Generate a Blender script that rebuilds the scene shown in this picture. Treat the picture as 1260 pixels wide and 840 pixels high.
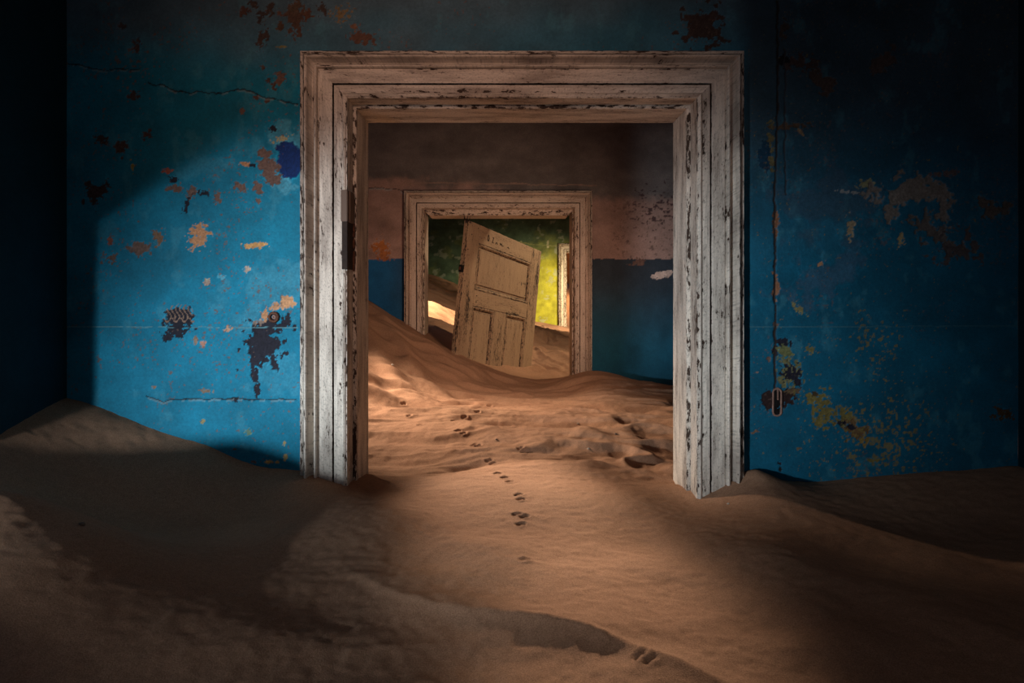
import bpy, bmesh, math, random
import numpy as np
from mathutils import Vector, Matrix
random.seed(7)
for o in list(bpy.data.objects): bpy.data.objects.remove(o)
S = bpy.context.scene; COL = S.collection
EYE = 1.45; F = 840.0; CX = 628.0; CY = 362.0

# ------------------------------------------------------------------ camera, world, lights, exposure
cd = bpy.data.cameras.new('camera'); cam = bpy.data.objects.new('camera', cd); COL.objects.link(cam)
cam.location = (0, 0, EYE); cam.rotation_euler = (math.pi/2, 0, 0)
cd.lens = 24.0; cd.sensor_width = 36.0; cd.sensor_fit = 'HORIZONTAL'
cd.shift_x = 2/1260; cd.shift_y = -58/1260; cd.clip_start = .02
S.camera = cam
S.view_settings.view_transform = 'Standard'; S.view_settings.look = 'None'
S.view_settings.exposure = 0.0; S.view_settings.gamma = 1.0
S.view_settings.use_curve_mapping = False
w = bpy.data.worlds.new('world'); S.world = w; w.use_nodes = True
w.node_tree.nodes['Background'].inputs[0].default_value = (0.35, 0.5, 0.8, 1)
w.node_tree.nodes['Background'].inputs[1].default_value = 0.25

def spot(name, loc, aim, power, color, cone, blend=1.0, radius=.15):
    l = bpy.data.lights.new(name, 'SPOT'); l.energy = power; l.color = color
    l.spot_size = math.radians(cone); l.spot_blend = blend; l.shadow_soft_size = radius
    o = bpy.data.objects.new(name, l); COL.objects.link(o); o.location = loc
    o.rotation_euler = (Vector(aim)-Vector(loc)).to_track_quat('-Z', 'Y').to_euler(); return o
def area(name, loc, aim, power, color, sx, sy, spread=180):
    l = bpy.data.lights.new(name, 'AREA'); l.shape = 'RECTANGLE'; l.size = sx; l.size_y = sy
    l.energy = power; l.color = color; l.spread = math.radians(spread)
    o = bpy.data.objects.new(name, l); COL.objects.link(o); o.location = loc
    o.rotation_euler = (Vector(aim)-Vector(loc)).to_track_quat('-Z', 'Y').to_euler(); return o
WARM = (1.0, .79, .60); COOL = (.84, .94, 1.0); SUN = (1.0, .78, .50)
# low daylight reaching into the near room through an opening added in its left wall
spot('added_opening_daylight', (-2.05, -1.0, 1.14), (-.12, 2.1, .95), 540, COOL, 45, 1.0, .13)
spot('added_warm_fill_near', (-.3, -.9, 2.3), (-.25, 2.05, 2.0), 95, (1, .56, .38), 38, 1.0, .25)  # added warm fill for the head of the near surround
# unseen spots added for the warm light patches, standing in for sun
spot('added_spot_near', (.30, 1.0, 2.80), (.16, 1.25, .85), 5, WARM, 26, 1.0, .08)
spot('added_spot_middle', (-1.65, 3.95, 2.1), (-.25, 3.3, .85), 400, WARM, 56, 1.0, .06)
spot('added_spot_threshold', (-.30, 4.4, 2.25), (.02, 2.0, .85), 480, WARM, 17, 1.0, .05)
spot('added_spot_front', (.45, 4.3, 2.3), (.22, 1.22, .85), 330, WARM, 11, 1.0, .05)
spot('added_warm_fill_middle', (.5, 2.9, 1.5), (-.2, 4.72, 1.4), 52, (1, .70, .50), 90, 1.0, .2)  # added warm fill for the middle wall and second surround
spot('added_spot_far', (1.9, 5.7, 2.80), (-.1, 6.2, .95), 160, SUN, 110, 1.0, .12)
spot('added_spot_patch', (-1.6, 6.6, 2.80), (-.78, 6.7, 1.2), 900, SUN, 34, .6, .05)
spot('added_low_spot_far', (1.9, 8.3, 1.7), (.6, 10.04, 1.0), 420, SUN, 75, 1.0, .1)  # added low spot inside the far room, brightens the green wall
spot('added_spot_end', (2.2, 12.3, 2.80), (1.1, 12.3, 1.1), 500, (1, .62, .28), 110, 1.0, .2)
area('near_room_fill', (.2, -1.2, 2.3), (.2, 2.0, 1.4), 2.2, (1, .84, .74), 1.6, 1.0)

# ------------------------------------------------------------------ numeric helpers
def h2(ix, iy, s):
    n = (ix.astype(np.int64)*374761393 + iy.astype(np.int64)*668265263 + s*974634777) & 0xffffffff
    n = ((n ^ (n >> 13))*1274126177) & 0xffffffff
    return ((n ^ (n >> 16)) & 0xffff)/65535.0
def vn(x, y, s=0):
    x = np.asarray(x, float); y = np.asarray(y, float)
    ix = np.floor(x); iy = np.floor(y); fx = x-ix; fy = y-iy
    fx = fx*fx*fx*(fx*(fx*6-15)+10); fy = fy*fy*fy*(fy*(fy*6-15)+10)
    a = h2(ix, iy, s); b = h2(ix+1, iy, s); c = h2(ix, iy+1, s); d = h2(ix+1, iy+1, s)
    return (a+(b-a)*fx)*(1-fy)+(c+(d-c)*fx)*fy
def fbm(x, y, oct=4, s=0):     # about -1..1
    v = 0; a = 1; t = 0
    for i in range(oct):
        v = v+a*(vn(x, y, s+i*17)*2-1); t += a; a *= .55; x = x*2.03+7.1; y = y*2.03+3.7
    return v/t*1.6
def ss(a, b, x):
    t = np.clip((x-a)/(b-a), 0, 1); return t*t*(3-2*t)
def wx(px, Y): return (px-CX)*Y/F
def wz(py, Y): return EYE-(py-CY)*Y/F

# ------------------------------------------------------------------ object helpers
def link(name, me, mat=None, parent=None, structure=False):
    o = bpy.data.objects.new(name, me); COL.objects.link(o)
    if mat:
        for m in (mat if isinstance(mat, (list, tuple)) else [mat]): me.materials.append(m)
    if parent: o.parent = parent
    if structure: o['kind'] = 'structure'
    return o
def tag(o, label=None, cat=None, group=None, kind=None):
    if label: o['label'] = label
    if cat: o['category'] = cat
    if group: o['group'] = group
    if kind: o['kind'] = kind
    return o
class MB:
    def __init__(s): s.v = []; s.f = []; s.a = []       # a = (along, across, wear)
    def add(s, vs, fs, at=None):
        n = len(s.v); s.v += [tuple(p) for p in vs]; s.f += [tuple(i+n for i in f) for f in fs]
        s.a += (at if at else [(p[0], p[2], 0.0) for p in vs])
    def box(s, x0, x1, y0, y1, z0, z1):
        vs = [(x, y, z) for x in (x0, x1) for y in (y0, y1) for z in (z0, z1)]
        s.add(vs, [(0, 1, 3, 2), (4, 6, 7, 5), (0, 4, 5, 1), (2, 3, 7, 6), (0, 2, 6, 4), (1, 5, 7, 3)])
    def mesh(s, name, smooth=False):
        me = bpy.data.meshes.new(name); me.from_pydata(s.v, [], s.f); 
        at = me.attributes.new('luv', 'FLOAT_VECTOR', 'POINT')
        at.data.foreach_set('vector', np.array(s.a, float).ravel())
        me.update()
        bm = bmesh.new(); bm.from_mesh(me); bmesh.ops.recalc_face_normals(bm, faces=bm.faces); bm.to_mesh(me); bm.free()
        if smooth: me.polygons.foreach_set('use_smooth', [True]*len(me.polygons))
        return me

def grid_mesh(name, V, Q, color=None, smooth=True):
    me = bpy.data.meshes.new(name)
    me.vertices.add(len(V)); me.vertices.foreach_set('co', V.astype(np.float32).ravel())
    n = len(Q); me.loops.add(n*4); me.loops.foreach_set('vertex_index', Q.astype(np.int32).ravel())
    me.polygons.add(n); me.polygons.foreach_set('loop_start', np.arange(0, n*4, 4, dtype=np.int32))
    me.polygons.foreach_set('use_smooth', np.full(n, smooth))
    me.update(calc_edges=True)
    if color is not None:
        ca = me.color_attributes.new('Col', 'FLOAT_COLOR', 'POINT')
        c = np.ones((len(V), 4), np.float32); c[:, :3] = color; ca.data.foreach_set('color', c.ravel())
    me.validate(); return me

# ------------------------------------------------------------------ materials
def mat(name):
    m = bpy.data.materials.new(name); m.use_nodes = True; nt = m.node_tree; nt.nodes.clear()
    out = nt.nodes.new('ShaderNodeOutputMaterial'); b = nt.nodes.new('ShaderNodeBsdfPrincipled')
    nt.links.new(b.outputs[0], out.inputs[0]); return m, nt, b
def N(nt, t, **kw):
    n = nt.nodes.new(t)
    for k, v in kw.items():
        if k in n.inputs.keys(): n.inputs[k].default_value = v
        else: setattr(n, k, v)
    return n
def ramp(nt, src, stops):
    r = nt.nodes.new('ShaderNodeValToRGB'); e = r.color_ramp.elements
    while len(e) < len(stops): e.new(.5)
    for i, (p, c) in enumerate(stops):
        e[i].position = p; e[i].color = (c, c, c, 1) if isinstance(c, (int, float)) else (*c, 1)
    nt.links.new(src, r.inputs[0]); return r
def mix(nt, fac, a, b, blend='MIX'):
    m = nt.nodes.new('ShaderNodeMix'); m.data_type = 'RGBA'; m.blend_type = blend
    for s, v in ((0, fac), (6, a), (7, b)):
        if isinstance(v, bpy.types.NodeSocket): nt.links.new(v, m.inputs[s])
        else: m.inputs[s].default_value = v if isinstance(v, (int, float)) else (*v, 1)
    return m.outputs[2]
def bump(nt, b, src, strength, dist):
    u = N(nt, 'ShaderNodeBump', Strength=strength, Distance=dist)
    nt.links.new(src, u.inputs['Height']); nt.links.new(u.outputs[0], b.inputs['Normal']); return u

def mat_wall(name, fallback=None, tint=(1, 1, 1)):
    m, nt, b = mat(name); geo = nt.nodes.new('ShaderNodeNewGeometry')
    n1 = N(nt, 'ShaderNodeTexNoise', Scale=9.0, Detail=8.0, Roughness=.65); nt.links.new(geo.outputs['Position'], n1.inputs['Vector'])
    n2 = N(nt, 'ShaderNodeTexNoise', Scale=140.0, Detail=4.0, Roughness=.7); nt.links.new(geo.outputs['Position'], n2.inputs['Vector'])
    if fallback: base = N(nt, 'ShaderNodeRGB'); base.outputs[0].default_value = (*fallback, 1); src = base.outputs[0]
    else:
        at = N(nt, 'ShaderNodeAttribute', attribute_name='Col'); src = at.outputs['Color']
    r1 = ramp(nt, n1.outputs[0], [(.25, .72), (.75, 1.15)]); c = mix(nt, 1.0, src, r1.outputs[0], 'MULTIPLY')
    r2 = ramp(nt, n2.outputs[0], [(.3, .8), (.7, 1.12)]); c = mix(nt, 1.0, c, r2.outputs[0], 'MULTIPLY')
    nt.links.new(c, b.inputs['Base Color']); b.inputs['Roughness'].default_value = .75
    b.inputs['Specular IOR Level'].default_value = .25
    ad = N(nt, 'ShaderNodeMath', operation='ADD'); nt.links.new(n1.outputs[0], ad.inputs[0]); nt.links.new(n2.outputs[0], ad.inputs[1])
    bump(nt, b, ad.outputs[0], .35, .004); return m

def mat_wood(name, paint, bare, dark, chip=.60, grime=.5):
    m, nt, b = mat(name)
    at = N(nt, 'ShaderNodeAttribute', attribute_name='luv')
    sp = nt.nodes.new('ShaderNodeSeparateXYZ'); nt.links.new(at.outputs['Vector'], sp.inputs[0])
    oi = nt.nodes.new('ShaderNodeObjectInfo')
    def coords(sa, sb):
        c = nt.nodes.new('ShaderNodeCombineXYZ')
        for i, (s, k) in enumerate(((sp.outputs[0], sa), (sp.outputs[1], sb))):
            mm = N(nt, 'ShaderNodeMath', operation='MULTIPLY'); nt.links.new(s, mm.inputs[0]); mm.inputs[1].default_value = k
            nt.links.new(mm.outputs[0], c.inputs[i])
        mm = N(nt, 'ShaderNodeMath', operation='MULTIPLY'); nt.links.new(oi.outputs['Random'], mm.inputs[0]); mm.inputs[1].default_value = 40
        nt.links.new(mm.outputs[0], c.inputs[2]); return c.outputs[0]
    fine = N(nt, 'ShaderNodeTexNoise', Scale=1.0, Detail=7.0, Roughness=.68); nt.links.new(coords(34, 150), fine.inputs['Vector'])
    big = N(nt, 'ShaderNodeTexNoise', Scale=1.0, Detail=5.0, Roughness=.6); nt.links.new(coords(5, 22), big.inputs['Vector'])
    grain = N(nt, 'ShaderNodeTexNoise', Scale=1.0, Detail=6.0, Roughness=.6); nt.links.new(coords(12, 420), grain.inputs['Vector'])
    speck = N(nt, 'ShaderNodeTexNoise', Scale=1.0, Detail=3.0, Roughness=.6); nt.links.new(coords(170, 210), speck.inputs['Vector'])
    # chips: fine noise pushed by wear and by the big noise
    a = N(nt, 'ShaderNodeMath', operation='MULTIPLY_ADD'); nt.links.new(sp.outputs[2], a.inputs[0]); a.inputs[1].default_value = .17
    nt.links.new(fine.outputs[0], a.inputs[2])
    a2 = N(nt, 'ShaderNodeMath', operation='MULTIPLY_ADD'); nt.links.new(big.outputs[0], a2.inputs[0]); a2.inputs[1].default_value = .35
    nt.links.new(a.outputs[0], a2.inputs[2])
    c1 = ramp(nt, a2.outputs[0], [(chip+.17, 0.0), (chip+.20, 1.0)])
    g = ramp(nt, big.outputs[0], [(.42, 0.0), (.62, 1.0)])
    gm = N(nt, 'ShaderNodeMath', operation='MULTIPLY'); nt.links.new(g.outputs[0], gm.inputs[0]); gm.inputs[1].default_value = grime
    col = mix(nt, gm.outputs[0], paint, bare)
    s1 = ramp(nt, speck.outputs[0], [(.33, .55), (.48, 1.0)]); col = mix(nt, .8, col, s1.outputs[0], 'MULTIPLY')
    s2 = ramp(nt, grain.outputs[0], [(.3, .78), (.6, 1.05)]); col = mix(nt, 1.0, col, s2.outputs[0], 'MULTIPLY')
    col = mix(nt, c1.outputs[0], col, dark)
    nt.links.new(col, b.inputs['Base Color']); b.inputs['Roughness'].default_value = .7
    b.inputs['Specular IOR Level'].default_value = .3
    iv = N(nt, 'ShaderNodeMath', operation='SUBTRACT'); nt.links.new(grain.outputs[0], iv.inputs[0]); nt.links.new(c1.outputs[0], iv.inputs[1])
    bump(nt, b, iv.outputs[0], .5, .0025); return m

def mat_sand():
    m, nt, b = mat('sand'); geo = nt.nodes.new('ShaderNodeNewGeometry')
    n1 = N(nt, 'ShaderNodeTexNoise', Scale=420.0, Detail=3.0, Roughness=.7); nt.links.new(geo.outputs['Position'], n1.inputs['Vector'])
    n2 = N(nt, 'ShaderNodeTexNoise', Scale=2.2, Detail=5.0, Roughness=.6); nt.links.new(geo.outputs['Position'], n2.inputs['Vector'])
    n3 = N(nt, 'ShaderNodeTexNoise', Scale=90.0, Detail=5.0, Roughness=.75); nt.links.new(geo.outputs['Position'], n3.inputs['Vector'])
    c = ramp(nt, n2.outputs[0], [(.3, (.37, .20, .122)), (.7, (.47, .27, .168))]).outputs[0]
    r = ramp(nt, n1.outputs[0], [(.3, .55), (.68, 1.35)]); c = mix(nt, .8, c, r.outputs[0], 'MULTIPLY')
    r = ramp(nt, n3.outputs[0], [(.28, .72), (.6, 1.1)]); c = mix(nt, .6, c, r.outputs[0], 'MULTIPLY')
    nt.links.new(c, b.inputs['Base Color']); b.inputs['Roughness'].default_value = .95
    b.inputs['Specular IOR Level'].default_value = .1
    ad = N(nt, 'ShaderNodeMath', operation='ADD'); nt.links.new(n1.outputs[0], ad.inputs[0]); nt.links.new(n3.outputs[0], ad.inputs[1])
    bump(nt, b, ad.outputs[0], .35, .003); return m
def mat_plain(name, col, rough=.8, metal=0.0, scale=60):
    m, nt, b = mat(name); tc = nt.nodes.new('ShaderNodeTexCoord')
    n = N(nt, 'ShaderNodeTexNoise', Scale=float(scale), Detail=6.0, Roughness=.7); nt.links.new(tc.outputs['Object'], n.inputs['Vector'])
    r = ramp(nt, n.outputs[0], [(.3, .5), (.7, 1.25)]); c = mix(nt, 1.0, col, r.outputs[0], 'MULTIPLY')
    nt.links.new(c, b.inputs['Base Color']); b.inputs['Roughness'].default_value = rough; b.inputs['Metallic'].default_value = metal
    bump(nt, b, n.outputs[0], .4, .003); return m

M_BLUE = mat_wall('painted_plaster'); M_SAND = mat_sand()
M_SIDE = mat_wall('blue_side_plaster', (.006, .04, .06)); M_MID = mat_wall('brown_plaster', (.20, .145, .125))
M_GREEN = mat_wall('green_side_plaster', (.13, .17, .03)); M_ORANGE = mat_wall('orange_plaster', (.72, .34, .08))
M_CEIL = mat_wall('grey_ceiling', (.16, .13, .11)); M_FLOOR = mat_plain('floor_boards', (.1, .07, .05))
M_FRAME = mat_wood('cracked_cream_paint', (.72, .65, .57), (.34, .29, .25), (.045, .026, .018), .655, .8)
M_FRAME2 = mat_wood('flaking_cream_paint', (.64, .50, .40), (.42, .31, .24), (.05, .025, .018), .66, .5)
M_FRAME3 = mat_wood('speckled_white_paint', (.75, .66, .52), (.45, .38, .28), (.10, .06, .03), .60, .4)
M_LEAF = mat_wood('dirty_cream_door_paint', (.41, .275, .17), (.31, .20, .125), (.04, .025, .018), .62, .5)
M_RUST = mat_plain('rusty_iron', (.12, .045, .025), .7, .3, 90); M_DARK = mat_plain('dark_wood', (.025, .015, .011), .9)
M_BLACK = mat_plain('black_iron', (.02, .018, .018), .5, .6); M_PEB = mat_plain('pebble_stone', (.65, .6, .52), .7)
M_STONE = mat_plain('dark_pebble_stone', (.16, .11, .08), .8); M_PINK = mat_plain('old_conduit_lining', (.30, .17, .13), .8)
M_PLATE = mat_wood('painted_hinge_plate', (.16, .11, .085), (.10, .07, .055), (.03, .015, .01), .60, .6)

# ------------------------------------------------------------------ rooms: measures
F0, W0, B0 = 2.05, 2.097, 2.325
F1, W1, B1 = 4.72, 4.767, 5.03
F2, W2, B2 = 10.0, 10.047, 10.3
CEIL = 2.9
D0 = (wx(425, F0), wx(860, F0), wz(118, F0))
D1 = (wx(518.2, F1), wx(707.5, F1), wz(255.5, F1))
D2 = (wx(697, F2), wx(697, F2)+1.06, wz(309, F2))

# ------------------------------------------------------------------ painted wall faces (colour + relief from stain lists)
TAN = (.52, .26, .13); BRN = (.17, .105, .085); DRK = (.016, .016, .028); PAL = (.42, .40, .30)
DEEP = (.006, .035, .17); OLV = (.20, .16, .05); PNK = (.40, .24, .19); LBL = (.10, .40, .55); GRY = (.20, .17, .15)
def stain(C, D, X, Y, cx, cy, rx, ry, ang, col, depth, amp=.7, sc=.14, seed=1, op=1.0, soft=.12):
    sel = (abs(X-cx) < (rx+ry)*1.7+3) & (abs(Y-cy) < (rx+ry)*1.7+3)
    if not sel.any(): return
    x = X[sel]-cx; y = Y[sel]-cy; a = math.radians(ang); c, s = math.cos(a), math.sin(a)
    u = (x*c+y*s)/rx; v = (-x*s+y*c)/ry
    val = 1-np.sqrt(u*u+v*v)+amp*fbm(X[sel]*sc, Y[sel]*sc, 5, seed)
    m = ss(0, soft, val)*op
    edge = ss(-.14, 0, val)*(1-ss(0, .1, val))
    Cs = C[sel]; Cs = Cs*(1-m[:, None])+np.array(col)*(m[:, None]*(1+.25*fbm(X[sel]*.5, Y[sel]*.5, 3, seed+5))[:, None])
    Cs = Cs*(1+.35*edge[:, None]*op)
    C[sel] = Cs; D[sel] += depth*m-.0007*edge*op
def crack(C, D, X, Y, pts, wid=.8, col=(.01, .014, .02), depth=.003, jit=2.0, seed=3, light=True):
    xs = [p[0] for p in pts]; ys = [p[1] for p in pts]; vert = abs(ys[-1]-ys[0]) > abs(xs[-1]-xs[0])
    if vert: a, b, A, B = ys, xs, Y, X
    else: a, b, A, B = xs, ys, X, Y
    yy = np.interp(A, a, b)+jit*fbm(A*.09, A*0+seed, 4, seed)
    wv = wid*(.55+.7*vn(A*.12, A*0+seed*3, seed)); d = abs(B-yy)
    m = (1-ss(wv*.6, wv*1.3, d))*((A >= min(a)) & (A <= max(a)))
    C[:] = C*(1-m[:, None])+np.array(col)*m[:, None]; D += depth*m
    if light:
        m2 = (1-ss(.6, 1.8, abs(B-yy-1.6)))*((A >= min(a)) & (A <= max(a)))*(vn(A*.2, A*0, seed) > .45)*.35
        C[:] = C*(1-m2[:, None])+np.array((.3, .42, .45))*m2[:, None]

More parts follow.
